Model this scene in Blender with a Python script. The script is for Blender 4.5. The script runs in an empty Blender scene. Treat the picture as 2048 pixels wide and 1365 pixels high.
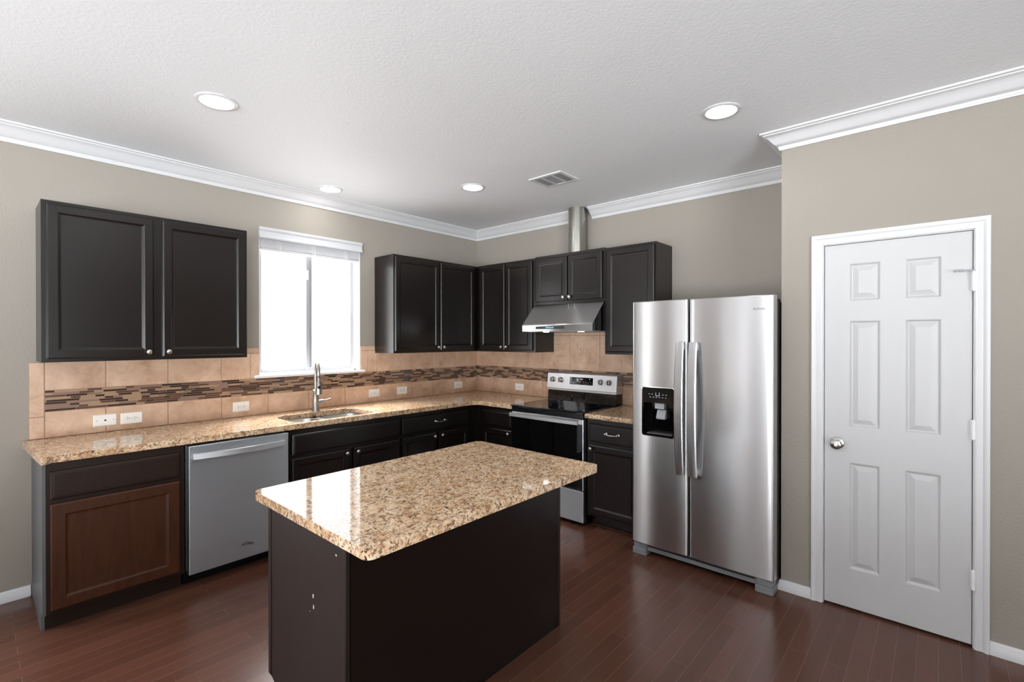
import bpy, bmesh, math, random
from mathutils import Vector, Matrix
random.seed(7)
S = bpy.context.scene
COL = S.collection
PI = math.pi

# ------------------------------------------------------------------ camera
CAM = (-3.9010, -3.9998, 1.5078)
YAW, PITCH, ROLL, FPX = 0.7251, -0.0039, -0.0004, 962.66
cd = bpy.data.cameras.new('camera'); cam = bpy.data.objects.new('camera', cd); COL.objects.link(cam)
cd.sensor_fit = 'HORIZONTAL'; cd.sensor_width = 36.0; cd.lens = FPX / 2048 * 36.0
cd.clip_start = 0.05; cd.clip_end = 200
fw = Vector((math.cos(YAW), math.sin(YAW), 0)); rt = Vector((math.sin(YAW), -math.cos(YAW), 0)); up = Vector((0, 0, 1))
f2 = math.cos(PITCH) * fw + math.sin(PITCH) * up; u2 = -math.sin(PITCH) * fw + math.cos(PITCH) * up
r3 = math.cos(ROLL) * rt + math.sin(ROLL) * u2; u3 = -math.sin(ROLL) * rt + math.cos(ROLL) * u2
mw = Matrix((r3, u3, -f2)).transposed().to_4x4(); mw.translation = CAM
cam.matrix_world = mw
S.camera = cam

# ------------------------------------------------------------------ world, daylight, exposure
REAR_SKY, REAR_GROUND, FRONT_SKY, FRONT_HIGH, FRONT_GROUND = 1.4, 17.5, 3.2, 32.0, 5.0
w = bpy.data.worlds.new('tuned_daylight'); S.world = w; w.use_nodes = True
wt = w.node_tree; bg = wt.nodes['Background']; 
# direction of the view decides the daylight: bright open sky and sunlit ground on the sink-window side (+y),
# made-up dim sky over very bright ground elsewhere, set to light the ceiling
def _n(t, **kw):
    n = wt.nodes.new(t)
    for k_, v_ in kw.items(): setattr(n, k_, v_)
    return n
_g = _n('ShaderNodeTexCoord'); _s = _n('ShaderNodeSeparateXYZ'); wt.links.new(_g.outputs['Generated'], _s.inputs[0])
def _step(src, a, b):
    m = _n('ShaderNodeMapRange', interpolation_type='SMOOTHSTEP'); m.inputs[1].default_value = a; m.inputs[2].default_value = b
    wt.links.new(src, m.inputs[0]); return m.outputs[0]
def _mx(f, a, b):
    m = _n('ShaderNodeMix', data_type='RGBA'); wt.links.new(f, m.inputs[0])
    for v_, k_ in ((a, 6), (b, 7)):
        if hasattr(v_, 'node'): wt.links.new(v_, m.inputs[k_])
        else: m.inputs[k_].default_value = v_
    return m.outputs[2]
_z = _step(_s.outputs['Z'], -0.06, 0.02); _y = _step(_s.outputs['Y'], 0.0, 0.3)
_rear = _mx(_z, tuple(REAR_GROUND * q for q in (0.93, 0.98, 1.01)) + (1,), tuple(REAR_SKY * q for q in (0.98, 0.99, 1.0)) + (1,))
_hi = _step(_s.outputs['Z'], 0.45, 0.75)         # high sky brightened to add light on the sink counter
_fsky = _mx(_hi, tuple(FRONT_SKY * q for q in (0.97, 0.985, 1.0)) + (1,), tuple(FRONT_HIGH * q for q in (1.0, 0.99, 0.98)) + (1,))
_front = _mx(_z, tuple(FRONT_GROUND * q for q in (1.0, 0.99, 0.98)) + (1,), _fsky)
wt.links.new(_mx(_y, _rear, _front), bg.inputs[0]); bg.inputs[1].default_value = 1.0
S.view_settings.view_transform = 'Standard'; S.view_settings.look = 'None'
S.view_settings.gamma = 1.0; S.view_settings.use_curve_mapping = False
S.view_settings.exposure = 0.62
S.cycles.max_bounces = 10; S.cycles.diffuse_bounces = 6; S.cycles.glossy_bounces = 5
S.cycles.transparent_max_bounces = 12; S.cycles.caustics_reflective = False; S.cycles.caustics_refractive = False
S.cycles.sample_clamp_indirect = 8.0

X0, Y0, H = -7.6, -7.6, 2.735          # far corner of the room, ceiling height
XD, YC = -0.661, -3.293                # pantry wall plane, outside corner
WIN = (-2.386, -1.504, 1.214, 2.392)   # kitchen window opening
LW = [(-1.02, -0.72), (-1.75, -1.40), (-4.7, -2.8)]      # unseen openings (y) added in the wall at X0, for fill and fridge reflections
FW = [(-7.3, -5.8), (-5.6, -4.1)]  # unseen openings added in the far wall to light the room
PW = (-5.35, -4.6)                       # opening (x) added in the sink wall, left of the frame, to light the ceiling      # openings (x) in the wall at Y0
OZ = (0.10, 2.30)

def portal(name, loc, rot, sx, sy):
    l = bpy.data.lights.new(name, 'AREA'); l.shape = 'RECTANGLE'; l.size = sx; l.size_y = sy
    l.cycles.is_portal = True
    o = bpy.data.objects.new(name, l); o.location = loc; o.rotation_euler = rot; COL.objects.link(o)
portal('daylight_kitchen', ((WIN[0] + WIN[1]) / 2, 0.135, (WIN[2] + WIN[3]) / 2), (-PI / 2, 0, 0), WIN[1] - WIN[0], WIN[3] - WIN[2])
portal('added_daylight_left', ((PW[0] + PW[1]) / 2, 0.16, sum(OZ) / 2), (-PI / 2, 0, 0), PW[1] - PW[0], OZ[1] - OZ[0])  # this portal and those below serve the added openings
for a, b in LW: portal('added_daylight_side', (X0 - 0.1, (a + b) / 2, sum(OZ) / 2), (PI / 2, 0, -PI / 2), b - a, OZ[1] - OZ[0])
for a, b in FW: portal('added_daylight_front', ((a + b) / 2, Y0 - 0.1, sum(OZ) / 2), (PI / 2, 0, 0), b - a, OZ[1] - OZ[0])

# ------------------------------------------------------------------ materials
def lin(c):
    c /= 255.0
    return c / 12.92 if c <= 0.04045 else ((c + 0.055) / 1.055) ** 2.4
def rgb(r, g, b): return (lin(r), lin(g), lin(b), 1)
class NT:
    def __init__(s, name):
        s.m = bpy.data.materials.new(name); s.m.use_nodes = True; s.t = s.m.node_tree; s.n = s.t.nodes
        s.p = s.n['Principled BSDF']
    def add(s, typ, **kw):
        n = s.n.new(typ)
        for k, v in kw.items():
            if k.startswith('i_'):
                key = k[2:]; key = int(key) if key.isdigit() else key.replace('_', ' ')
                n.inputs[key].default_value = v
            else: setattr(n, k, v)
        return n
    def link(s, a, b): s.t.links.new(a, b)
    def coord(s, scale=(1, 1, 1)):
        tc = s.add('ShaderNodeTexCoord'); mp = s.add('ShaderNodeMapping'); mp.inputs['Scale'].default_value = scale
        s.link(tc.outputs['Object'], mp.inputs['Vector']); return mp.outputs[0]
    def noise(s, vec, scale, detail=4, rough=0.5, dist=0.0):
        n = s.add('ShaderNodeTexNoise'); n.inputs['Scale'].default_value = scale; n.inputs['Detail'].default_value = detail
        n.inputs['Roughness'].default_value = rough; n.inputs['Distortion'].default_value = dist
        s.link(vec, n.inputs['Vector']); return n.outputs['Fac']
    def ramp(s, fac, stops, interp='LINEAR'):
        r = s.add('ShaderNodeValToRGB'); r.color_ramp.interpolation = interp; e = r.color_ramp.elements
        while len(e) < len(stops): e.new(0.5)
        for k, (p, c) in enumerate(stops): e[k].position = p; e[k].color = c
        s.link(fac, r.inputs[0]); return r.outputs[0]
    def mix(s, fac, a, b):
        m = s.add('ShaderNodeMix', data_type='RGBA')
        for v, i in ((fac, 0), (a, 6), (b, 7)):
            if hasattr(v, 'node'): s.link(v, m.inputs[i])
            else: m.inputs[i].default_value = v
        return m.outputs[2]
    def bump(s, h, strength, dist=0.01):
        b = s.add('ShaderNodeBump'); b.inputs['Strength'].default_value = strength; b.inputs['Distance'].default_value = dist
        s.link(h, b.inputs['Height']); s.link(b.outputs[0], s.p.inputs['Normal']); return b
    def set(s, **kw):
        for k, v in kw.items(): s.p.inputs[k.replace('_', ' ')].default_value = v
        return s
def plain(name, c, rough=0.5, metal=0.0, bumps=None, coat=0.0):
    t = NT(name); t.set(Base_Color=c, Roughness=rough, Metallic=metal)
    if coat: t.set(Coat_Weight=coat, Coat_Roughness=0.03)
    v = t.coord(); n = t.noise(v, 9, 3)
    lo = tuple(x * 0.96 for x in c[:3]) + (1,)
    t.link(t.mix(n, c, lo), t.p.inputs['Base Color'])
    if bumps: t.bump(t.noise(v, bumps[0], 3), bumps[1], 0.002)
    return t.m
M = {}
def wallpaint(name, c, scale, st):
    t = NT(name); t.set(Roughness=0.6, Specular_IOR_Level=0.3); v = t.coord()
    n = t.noise(v, scale, 3, 0.55); lo = tuple(x * 0.95 for x in c[:3]) + (1,)
    t.link(t.mix(t.noise(v, 1.3, 2), c, lo), t.p.inputs['Base Color'])
    t.bump(n, st, 0.004); return t.m
M['wall'] = wallpaint('greige_orange_peel_paint', rgb(158, 151, 142), 95, 0.5)
M['ceil'] = wallpaint('white_textured_ceiling', rgb(240, 243, 246), 70, 0.35)
M['trim'] = plain('white_gloss_trim', rgb(217, 217, 219), 0.35)
M['white'] = plain('white_plastic', rgb(246, 244, 238), 0.35)
M['vinyl'] = plain('white_vinyl', rgb(242, 243, 245), 0.3)
M['sash'] = plain('grey_white_sash', rgb(176, 177, 182), 0.35)
M['faucet'] = plain('brushed_faucet_steel', rgb(168, 165, 159), 0.3, 1.0)
M['slat'] = plain('white_blind_slats', rgb(206, 207, 211), 0.4)
M['sill'] = plain('white_painted_sill', rgb(238, 238, 240), 0.35)
M['chip'] = plain('pale_chip', rgb(225, 222, 215), 0.7)
def doorpaint():
    t = NT('white_woodgrain_door'); t.set(Roughness=0.4, Base_Color=rgb(198, 198, 199))
    v = t.coord((60, 60, 5)); t.bump(t.noise(v, 2.2, 4, 0.6, 1.2), 0.14, 0.003); return t.m
M['door'] = doorpaint()
def espresso(name, a, b, rough=0.26, spec=0.5):
    t = NT(name); v = t.coord((14, 14, 1.6)); n = t.noise(v, 3.0, 6, 0.6, 0.6)
    t.link(t.mix(n, a, b), t.p.inputs['Base Color'])
    t.set(Roughness=rough, Specular_IOR_Level=spec); t.bump(t.noise(t.coord((40, 40, 6)), 6, 3), 0.05, 0.002); return t.m
M['esp'] = espresso('espresso_stained_wood', rgb(24, 17, 14), rgb(16, 12, 11))
M['esp2'] = espresso('espresso_island_panel', rgb(40, 28, 27), rgb(31, 23, 22), 0.42)
M['brown'] = espresso('warm_brown_stained_wood', rgb(84, 46, 26), rgb(40, 23, 15), 0.42, 0.3)  # lighter, warmer brown than the espresso cabinets
M['brown2'] = espresso('dark_brown_stained_wood', rgb(46, 31, 23), rgb(34, 22, 17), 0.42, 0.25)
def steel(name, c, rough, axis='Z', streak=(1, 1, 160), st=0.02):
    t = NT(name); t.set(Base_Color=c, Metallic=1.0, Roughness=rough, Anisotropic=0.9)
    tg = t.add('ShaderNodeTangent', direction_type='RADIAL', axis=axis); t.link(tg.outputs[0], t.p.inputs['Tangent'])
    t.p.inputs['Anisotropic Rotation'].default_value = 0.25
    return t.m
M['steel'] = steel('brushed_stainless', rgb(216, 216, 218), 0.30)
M['steel_dw'] = steel('brushed_stainless_dishwasher', rgb(224, 231, 238), 0.42)
M['steel_drawer'] = steel('brushed_stainless_drawer', rgb(176, 178, 181), 0.36)
M['steel_bar'] = plain('satin_steel_bar', rgb(232, 234, 237), 0.46, 1.0)
M['steel_panel'] = plain('satin_steel_panel', rgb(214, 215, 218), 0.34, 1.0)
M['steel_hood'] = steel('brushed_stainless_hood', rgb(196, 196, 196), 0.2, 'Z', (1, 160, 1))
M['chrome'] = plain('satin_nickel', rgb(205, 203, 198), 0.22, 1.0)
M['bright'] = plain('polished_steel', rgb(225, 226, 228), 0.16, 1.0)
M['sink'] = plain('sink_steel', rgb(196, 198, 200), 0.3, 1.0)
M['duct'] = plain('galvanised_duct', rgb(176, 174, 166), 0.3, 1.0)
M['blackgl'] = plain('black_glass', rgb(9, 9, 10), 0.04, 0.0)
M['black'] = plain('black_enamel', rgb(14, 14, 15), 0.25)
M['blackpl'] = plain('black_plastic', rgb(17, 17, 18), 0.4)
M['grey'] = plain('grey_painted_metal', rgb(92, 94, 97), 0.45)
M['strip'] = plain('dark_touch_strip', rgb(46, 48, 52), 0.5)
M['fgrey'] = plain('light_grey_base_trim', rgb(132, 134, 138), 0.45)
M['hoodside'] = plain('darkened_steel_side', rgb(120, 120, 121), 0.18, 1.0)  # dark reflection of the neighbouring cabinet put into the steel colour
M['dgrey'] = plain('dark_grey_fridge_side', rgb(58, 58, 60), 0.42)
M['lgrey'] = plain('grey_plastic', rgb(168, 170, 174), 0.4)
M['hole'] = plain('dark_hole', rgb(22, 20, 19), 0.8)
M['mark'] = plain('white_print', rgb(200, 202, 205), 0.5)
M['badge'] = plain('badge_metal', rgb(72, 72, 76), 0.3, 0.8)
def emis(name, c, st):
    t = NT(name); t.set(Base_Color=c, Emission_Color=c, Emission_Strength=st); return t.m
M['lamp'] = emis('lit_lamp_lens', (1, 0.985, 0.965, 1), 26.0)
M['hoodlamp'] = emis('lit_hood_lamp', (1, 0.97, 0.94, 1), 9.0)
M['lcd'] = emis('lit_blue_display', rgb(96, 168, 205), 0.45)
M['lcd2'] = emis('lit_oven_digits', rgb(210, 230, 240), 0.8)
def glass():
    t = NT('window_glass'); n = t.n; out = n['Material Output']; n.remove(t.p)
    tr = t.add('ShaderNodeBsdfTransparent'); gl = t.add('ShaderNodeBsdfGlossy'); gl.inputs['Roughness'].default_value = 0.02
    mx = t.add('ShaderNodeMixShader'); mx.inputs[0].default_value = 0.05
    t.link(tr.outputs[0], mx.inputs[1]); t.link(gl.outputs[0], mx.inputs[2]); t.link(mx.outputs[0], out.inputs[0])
    return t.m
M['glass'] = glass()
def granite():
    t = NT('speckled_tan_granite'); v = t.coord()
    wv = t.add('ShaderNodeTexNoise'); wv.inputs['Scale'].default_value = 28; t.link(v, wv.inputs['Vector'])
    base = t.ramp(t.noise(v, 20, 6, 0.6, 0.6), [(0.30, rgb(200, 158, 120)), (0.46, rgb(226, 192, 154)), (0.58, rgb(240, 216, 184)), (0.72, rgb(216, 176, 136))])
    mid = t.ramp(t.noise(v, 46, 6, 0.62, 1.4), [(0.50, (0, 0, 0, 1)), (0.57, (1, 1, 1, 1))])
    c1 = t.mix(mid, base, rgb(160, 122, 94))
    dk = t.ramp(t.noise(v, 40, 6, 0.60, 2.4), [(0.575, (0, 0, 0, 1)), (0.62, (1, 1, 1, 1))])
    c2 = t.mix(dk, c1, rgb(72, 55, 47))
    gy = t.ramp(t.noise(t.coord((1.3, 1.1, 1.2)), 33, 5, 0.6, 1.5), [(0.60, (0, 0, 0, 1)), (0.66, (1, 1, 1, 1))])
    c3 = t.mix(gy, c2, rgb(226, 210, 188))
    t.link(c3, t.p.inputs['Base Color']); t.set(Roughness=0.06, Specular_IOR_Level=0.5); return t.m
M['granite'] = granite()
def tile():
    t = NT('tan_stone_tile'); v = t.coord()
    a = t.ramp(t.noise(v, 6, 9, 0.66, 0.35), [(0.30, rgb(176, 140, 115)), (0.48, rgb(206, 172, 146)), (0.66, rgb(222, 192, 167))])
    vein = t.ramp(t.noise(v, 4.5, 9, 0.68, 0.9), [(0.475, (0, 0, 0, 1)), (0.50, (1, 1, 1, 1)), (0.525, (0, 0, 0, 1))])
    b = t.mix(vein, a, rgb(182, 150, 128)); t.link(t.mix(0.28, a, b), t.p.inputs['Base Color'])
    t.set(Roughness=0.32); return t.m
M['tile'] = tile()
M['grout'] = plain('tan_grout', rgb(162, 134, 113), 0.8)
M['mos0'] = plain('mosaic_dark_brown', rgb(62, 46, 38), 0.18)
M['mos1'] = plain('mosaic_umber', rgb(98, 73, 60), 0.2)
M['mos2'] = plain('mosaic_mauve', rgb(142, 113, 97), 0.3)
M['mos3'] = plain('mosaic_tan', rgb(172, 140, 112), 0.35)
def floorwood():
    t = NT('dark_reddish_hardwood'); v = t.coord()
    br = t.add('ShaderNodeTexBrick'); t.link(v, br.inputs['Vector'])
    br.offset = 0.37; br.offset_frequency = 2; br.squash = 1.0
    for k, x in dict(Scale=1.0).items(): br.inputs[k].default_value = x
    br.inputs['Mortar Size'].default_value = 0.0011; br.inputs['Mortar Smooth'].default_value = 0.2; br.inputs['Bias'].default_value = 0.0
    br.inputs['Brick Width'].default_value = 1.25; br.inputs['Row Height'].default_value = 0.0785
    br.inputs['Color1'].default_value = rgb(96, 61, 48); br.inputs['Color2'].default_value = rgb(86, 54, 42); br.inputs['Mortar'].default_value = rgb(116, 88, 74)
    g = t.noise(t.coord((2.2, 30, 1)), 3.0, 6, 0.6, 0.5)
    gr = t.ramp(g, [(0.3, (0.93, 0.93, 0.93, 1)), (0.7, (1.05, 1.04, 1.03, 1))])
    mm = t.add('ShaderNodeMix', data_type='RGBA', blend_type='MULTIPLY'); mm.inputs[0].default_value = 1.0
    t.link(br.outputs['Color'], mm.inputs[6]); t.link(gr, mm.inputs[7]); t.link(mm.outputs[2], t.p.inputs['Base Color'])
    t.set(Roughness=0.24, Specular_IOR_Level=0.5)
    b = t.bump(br.outputs['Fac'], 0.35, 0.001); b.invert = True
    return t.m
M['floor'] = floorwood()
M['concrete'] = plain('pale_concrete', rgb(225, 223, 218), 0.9)

# ------------------------------------------------------------------ builders
def TW(u, v, z): return Vector((u, -v, z))           # on the window wall: u = x, v out of the wall
def TS(u, v, z): return Vector((-v, -u, z))          # on the stove wall: u = -y
def TP(u, v, z): return Vector((XD - v, -u, z))      # on the pantry wall
def TI(u, v, z): return Vector((u, v, z))
def thing(name, label, cat, loc=(0, 0, 0), group=None):
    o = bpy.data.objects.new(name, None); COL.objects.link(o); o.location = loc; o.empty_display_size = 0.1
    o['label'] = label; o['category'] = cat
    if group: o['group'] = group
    return o
def rootloc(p):
    while p.parent: p = p.parent
    return p.location.copy()
def obj(name, bm, mat, parent=None, smooth=None, label=None):
    bmesh.ops.remove_doubles(bm, verts=bm.verts, dist=2e-6)
    bmesh.ops.recalc_face_normals(bm, faces=bm.faces)
    me = bpy.data.meshes.new(name)
    if parent: bmesh.ops.translate(bm, verts=bm.verts, vec=-rootloc(parent))
    bm.to_mesh(me); bm.free()
    for m in (mat if isinstance(mat, list) else [mat]): me.materials.append(M[m])
    o = bpy.data.objects.new(name, me); COL.objects.link(o)
    if parent: o.parent = parent
    if smooth is not None:
        for p in me.polygons: p.use_smooth = True
        me.set_sharp_from_angle(angle=math.radians(smooth))
    if label: o['label'] = label
    return o
def tag(o, label, cat, group=None):
    o['label'] = label; o['category'] = cat
    if group: o['group'] = group
    return o
def struct(o, label, cat):
    o['kind'] = 'structure'; o['label'] = label; o['category'] = cat; return o
def B(): return bmesh.new()
def box(bm, T, u0, u1, v0, v1, z0, z1, bev=0.0, seg=2):
    vs = [bm.verts.new(T(u, v, z)) for u in (u0, u1) for v in (v0, v1) for z in (z0, z1)]
    fs = [bm.faces.new([vs[i] for i in q]) for q in ((0, 1, 3, 2), (4, 6, 7, 5), (0, 4, 5, 1), (2, 3, 7, 6), (0, 2, 6, 4), (1, 5, 7, 3))]
    if bev:
        es = list({e for f in fs for e in f.edges})
        bmesh.ops.bevel(bm, geom=es, offset=bev, segments=seg, profile=0.5, affect='EDGES')
    return fs
def bx(T, *a, bev=0.0, seg=2):
    bm = B(); box(bm, T, *a, bev=bev, seg=seg); return bm
def prism(bm, T, pts, z0, z1, axis='z'):
    """pts in (u,v) extruded in z; axis 'u': pts in (v,z) extruded along u"""
    f = (lambda p, h: T(p[0], p[1], h)) if axis == 'z' else (lambda p, h: T(h, p[0], p[1]))
    a = [bm.verts.new(f(p, z0)) for p in pts]; b = [bm.verts.new(f(p, z1)) for p in pts]; n = len(pts)
    for i in range(n): bm.faces.new((a[i], a[(i + 1) % n], b[(i + 1) % n], b[i]))
    bm.faces.new(a[::-1]); bm.faces.new(b)
def rounded(u0, u1, v0, v1, r, n=6):
    P = []
    for cx, cy, a0 in ((u1 - r, v1 - r, 0), (u0 + r, v1 - r, 90), (u0 + r, v0 + r, 180), (u1 - r, v0 + r, 270)):
        for k in range(n + 1):
            a = math.radians(a0 + 90 * k / n); P.append((cx + r * math.cos(a), cy + r * math.sin(a)))
    return P
def lathe(bm, o, axis, prof, n=24, cap=True):
    axis = Vector(axis).normalized(); o = Vector(o)
    a = axis.orthogonal().normalized(); b = axis.cross(a)
    rings = []
    for r, h in prof:
        if r < 1e-6: rings.append([bm.verts.new(o + axis * h)])
        else: rings.append([bm.verts.new(o + axis * h + (a * math.cos(2 * PI * k / n) + b * math.sin(2 * PI * k / n)) * r) for k in range(n)])
    for A, C in zip(rings, rings[1:]):
        for k in range(n):
            q = []
            for v in (A[k % len(A)], A[(k + 1) % len(A)], C[(k + 1) % len(C)], C[k % len(C)]):
                if v not in q: q.append(v)
            if len(q) > 2: bm.faces.new(q)
    if cap:
        for R in (rings[0], rings[-1]):
            if len(R) > 2: bm.faces.new(R)
def tube(bm, pts, rad, n=12, sx=1.0):
    pts = [Vector(p) for p in pts]; rings = []
    up_ = None
    for i, p in enumerate(pts):
        t = (pts[min(i + 1, len(pts) - 1)] - pts[max(i - 1, 0)]).normalized()
        if up_ is None: up_ = t.orthogonal().normalized()
        up_ = (up_ - t * up_.dot(t)).normalized(); sd = t.cross(up_)
        r = rad[i] if isinstance(rad, (list, tuple)) else rad
        rings.append([bm.verts.new(p + (up_ * math.cos(2 * PI * k / n) + sd * math.sin(2 * PI * k / n)) * r) for k in range(n)])
    for A, C in zip(rings, rings[1:]):
        for k in range(n): bm.faces.new((A[k], A[(k + 1) % n], C[(k + 1) % n], C[k]))
    bm.faces.new(rings[0]); bm.faces.new(rings[-1])
def slab(bm, T, u0, u1, z0, z1, vb, vf, panels=(), rings=(), e=0.004, ed=0.004):
    """board whose front face carries recessed panels; rings = (inset, depth) steps inside each panel"""
    def q(*p): return bm.faces.new([bm.verts.new(T(*c)) for c in p])
    def loop(r0, v0, r1, v1):
        (a, b, c, d), (A, Bq, C, D) = r0, r1
        q((a, v0, c), (b, v0, c), (Bq, v1, C), (A, v1, C)); q((b, v0, c), (b, v0, d), (Bq, v1, D), (Bq, v1, C))
        q((b, v0, d), (a, v0, d), (A, v1, D), (Bq, v1, D)); q((a, v0, d), (a, v0, c), (A, v1, C), (A, v1, D))
    R = (u0, u1, z0, z1); Ri = (u0 + e, u1 - e, z0 + e, z1 - e)
    q((u0, vb, z0), (u1, vb, z0), (u1, vb, z1), (u0, vb, z1)); loop(R, vb, R, vf - ed); loop(R, vf - ed, Ri, vf)
    us = sorted({Ri[0], Ri[1], *[p[0] for p in panels], *[p[1] for p in panels]})
    zs = sorted({Ri[2], Ri[3], *[p[2] for p in panels], *[p[3] for p in panels]})
    for a, b in zip(us, us[1:]):
        for c, d in zip(zs, zs[1:]):
            if any(abs(a - p[0]) < 1e-6 and abs(c - p[2]) < 1e-6 for p in panels): continue
            q((a, vf, c), (b, vf, c), (b, vf, d), (a, vf, d))
    for p in panels:
        pr, pd = p, 0.0
        for ins, dep in rings:
            nr = (p[0] + ins, p[1] - ins, p[2] + ins, p[3] - ins); loop(pr, vf - pd, nr, vf - dep); pr, pd = nr, dep
        q((pr[0], vf - pd, pr[2]), (pr[1], vf - pd, pr[2]), (pr[1], vf - pd, pr[3]), (pr[0], vf - pd, pr[3]))
def sweep(bm, path, norms, prof, ends=None):
    """path of plan points, norms = inward normal of each segment, prof = (distance from wall, z)"""
    cols = []
    for i, p in enumerate(path):
        if i == 0: o = Vector(ends[0] if ends and ends[0] else norms[0])
        elif i == len(path) - 1: o = Vector(ends[1] if ends and ends[1] else norms[-1])
        else:
            a, b = Vector(norms[i - 1]), Vector(norms[i]); o = (a + b) / (1 + a.dot(b))
        cols.append([bm.verts.new((p[0] + o[0] * d, p[1] + o[1] * d, z)) for d, z in prof])
    n = len(prof)
    for A, C in zip(cols, cols[1:]):
        for k in range(n): bm.faces.new((A[k], A[(k + 1) % n], C[(k + 1) % n], C[k]))
    bm.faces.new(cols[0]); bm.faces.new(cols[-1][::-1])
def text(bm, s, T, u, v, z, size, depth=0.0015, mirror=1):
    cu = bpy.data.curves.new('lettering', 'FONT'); cu.body = s; cu.size = size; cu.extrude = depth; cu.resolution_u = 2
    cu.align_x = 'CENTER'; cu.align_y = 'CENTER'
    o = bpy.data.objects.new('lettering', cu); COL.objects.link(o)
    bpy.context.view_layer.update()
    me = bpy.data.meshes.new_from_object(o.evaluated_get(bpy.context.evaluated_depsgraph_get()))
    idx = [bm.verts.new(T(u + q.co.x * mirror, v + q.co.z, z + q.co.y)) for q in me.vertices]
    for p in me.polygons:
        try: bm.faces.new([idx[k] for k in p.vertices])
        except ValueError: pass
    bpy.data.objects.remove(o); bpy.data.curves.remove(cu); bpy.data.meshes.remove(me)

# ------------------------------------------------------------------ room shell
bm = B(); box(bm, TI, X0 - 0.2, 0.2, Y0 - 0.2, 0.2, -0.12, 0)
struct(obj('floor', bm, 'floor'), 'dark reddish brown hardwood plank floor', 'floor')
bm = B(); box(bm, TI, X0 - 0.2, 0.2, Y0 - 0.2, 0.2, H, H + 0.12)
struct(obj('ceiling', bm, 'ceil'), 'white textured ceiling with recessed lights', 'ceiling')
bm = B()
box(bm, TI, X0, PW[0], 0, 0.14, 0, H); box(bm, TI, PW[1], WIN[0], 0, 0.14, 0, H); box(bm, TI, PW[0], PW[1], 0, 0.14, 0, OZ[0]); box(bm, TI, PW[0], PW[1], 0, 0.14, OZ[1], H); box(bm, TI, WIN[1], 0.14, 0, 0.14, 0, H)
box(bm, TI, WIN[0], WIN[1], 0, 0.14, 0, WIN[2]); box(bm, TI, WIN[0], WIN[1], 0, 0.14, WIN[3], H)
struct(obj('wall_left', bm, 'wall'), 'greige textured wall with the sink window', 'wall')
struct(obj('wall_back', bx(TI, 0, 0.14, YC, 0, 0, H), 'wall'), 'greige textured wall behind the stove and fridge', 'wall')
DU0, DU1, DZ = 3.497, 4.139, 2.050     # pantry door opening
bm = B()
box(bm, TI, XD, 0.14, YC - 0.12, YC, 0, H)                       # return wall beside the fridge
box(bm, TI, XD, XD + 0.12, -DU0, YC - 0.12, 0, H); box(bm, TI, XD, XD + 0.12, Y0, -DU1, 0, H); box(bm, TI, XD, XD + 0.12, -DU1, -DU0, DZ, H)
struct(obj('wall_right', bm, 'wall'), 'greige textured wall with the white pantry door', 'wall')
struct(obj('wall_pantry', bx(TI, XD + 0.6, XD + 0.7, Y0, YC - 0.12, 0, H), 'wall'), 'wall inside the pantry behind the white door', 'wall')
def holed(name, horizontal, c, spans, lo, hi, label):
    bm = B(); a, b = (c - 0.14, c)
    def bb(s, e, z0, z1):
        if horizontal: box(bm, TI, s, e, a, b, z0, z1)
        else: box(bm, TI, a, b, s, e, z0, z1)
    p = lo
    for s, e in sorted(spans):
        bb(p, s, 0, H); bb(s, e, 0, OZ[0]); bb(s, e, OZ[1], H); p = e
    bb(p, hi, 0, H)
    struct(obj(name, bm, 'wall'), label, 'wall')
holed('wall_side', False, X0, LW, Y0, 0.0, 'greige wall with added daylight openings opposite the fridge')
holed('wall_front', True, Y0, FW, X0, XD, 'greige wall with added daylight openings opposite the sink')
def added_window(name, a, b, c, horizontal):  # frame for an unseen opening added to let daylight in
    T = (lambda u, v, z: Vector((u, c - v, z))) if horizontal else (lambda u, v, z: Vector((c - v, u, z)))
    bm = B(); z0, z1 = OZ
    for u0, u1, q0, q1 in ((a, a + 0.05, z0, z1), (b - 0.05, b, z0, z1), (a, b, z0, z0 + 0.05), (a, b, z1 - 0.05, z1), ((a + b) / 2 - 0.03, (a + b) / 2 + 0.03, z0, z1)):
        box(bm, T, u0, u1, 0.05, 0.1, q0, q1)
    o = struct(obj(name, bm, 'vinyl'), 'white window frame added outside the view for daylight', 'window')
k = 2
for a, b in LW: added_window('window_%d' % k, a, b, X0, False); k += 1
for a, b in FW: added_window('window_%d' % k, a, b, Y0, True); k += 1
added_window('window_%d' % k, PW[0], PW[1], 0.15, True)

CP = [(0, 2.638), (0.010, 2.638), (0.013, 2.648), (0.016, 2.652), (0.016, 2.660), (0.024, 2.664), (0.036, 2.674), (0.050, 2.690), (0.062, 2.704), (0.078, 2.714), (0.084, 2.717), (0.084, 2.723), (0.098, 2.726), (0.100, 2.735), (0, 2.735)]
def trimsweep(name, path, norms, prof, label, cat, ends=None):
    bm = B(); sweep(bm, path, norms, prof, ends); return struct(obj(name, bm, 'trim', None, 40), label, cat)
NW, NE, NA = (0, -1), (-1, 0), (0, 1)
trimsweep('trim_1', [(X0, 0), (0, 0)], [NW], CP, 'white crown moulding above the window wall', 'crown moulding', (None, (-1, -1)))
trimsweep('trim_2', [(0, 0), (0, -1.352)], [NE], CP, 'white crown moulding left of the exhaust duct', 'crown moulding', ((-1, -1), None))
trimsweep('trim_3', [(0, -1.556), (0, YC)], [NE], CP, 'white crown moulding right of the exhaust duct', 'crown moulding', (None, (-1, 1)))
trimsweep('trim_4', [(0, YC), (XD, YC), (XD, Y0)], [NA, NE], CP, 'white crown moulding above the pantry door wall', 'crown moulding', ((-1, 1), None))
BP = [(0, 0), (0.015, 0), (0.015, 0.034), (0.011, 0.040), (0.011, 0.050), (0.006, 0.060), (0, 0.062)]
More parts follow.
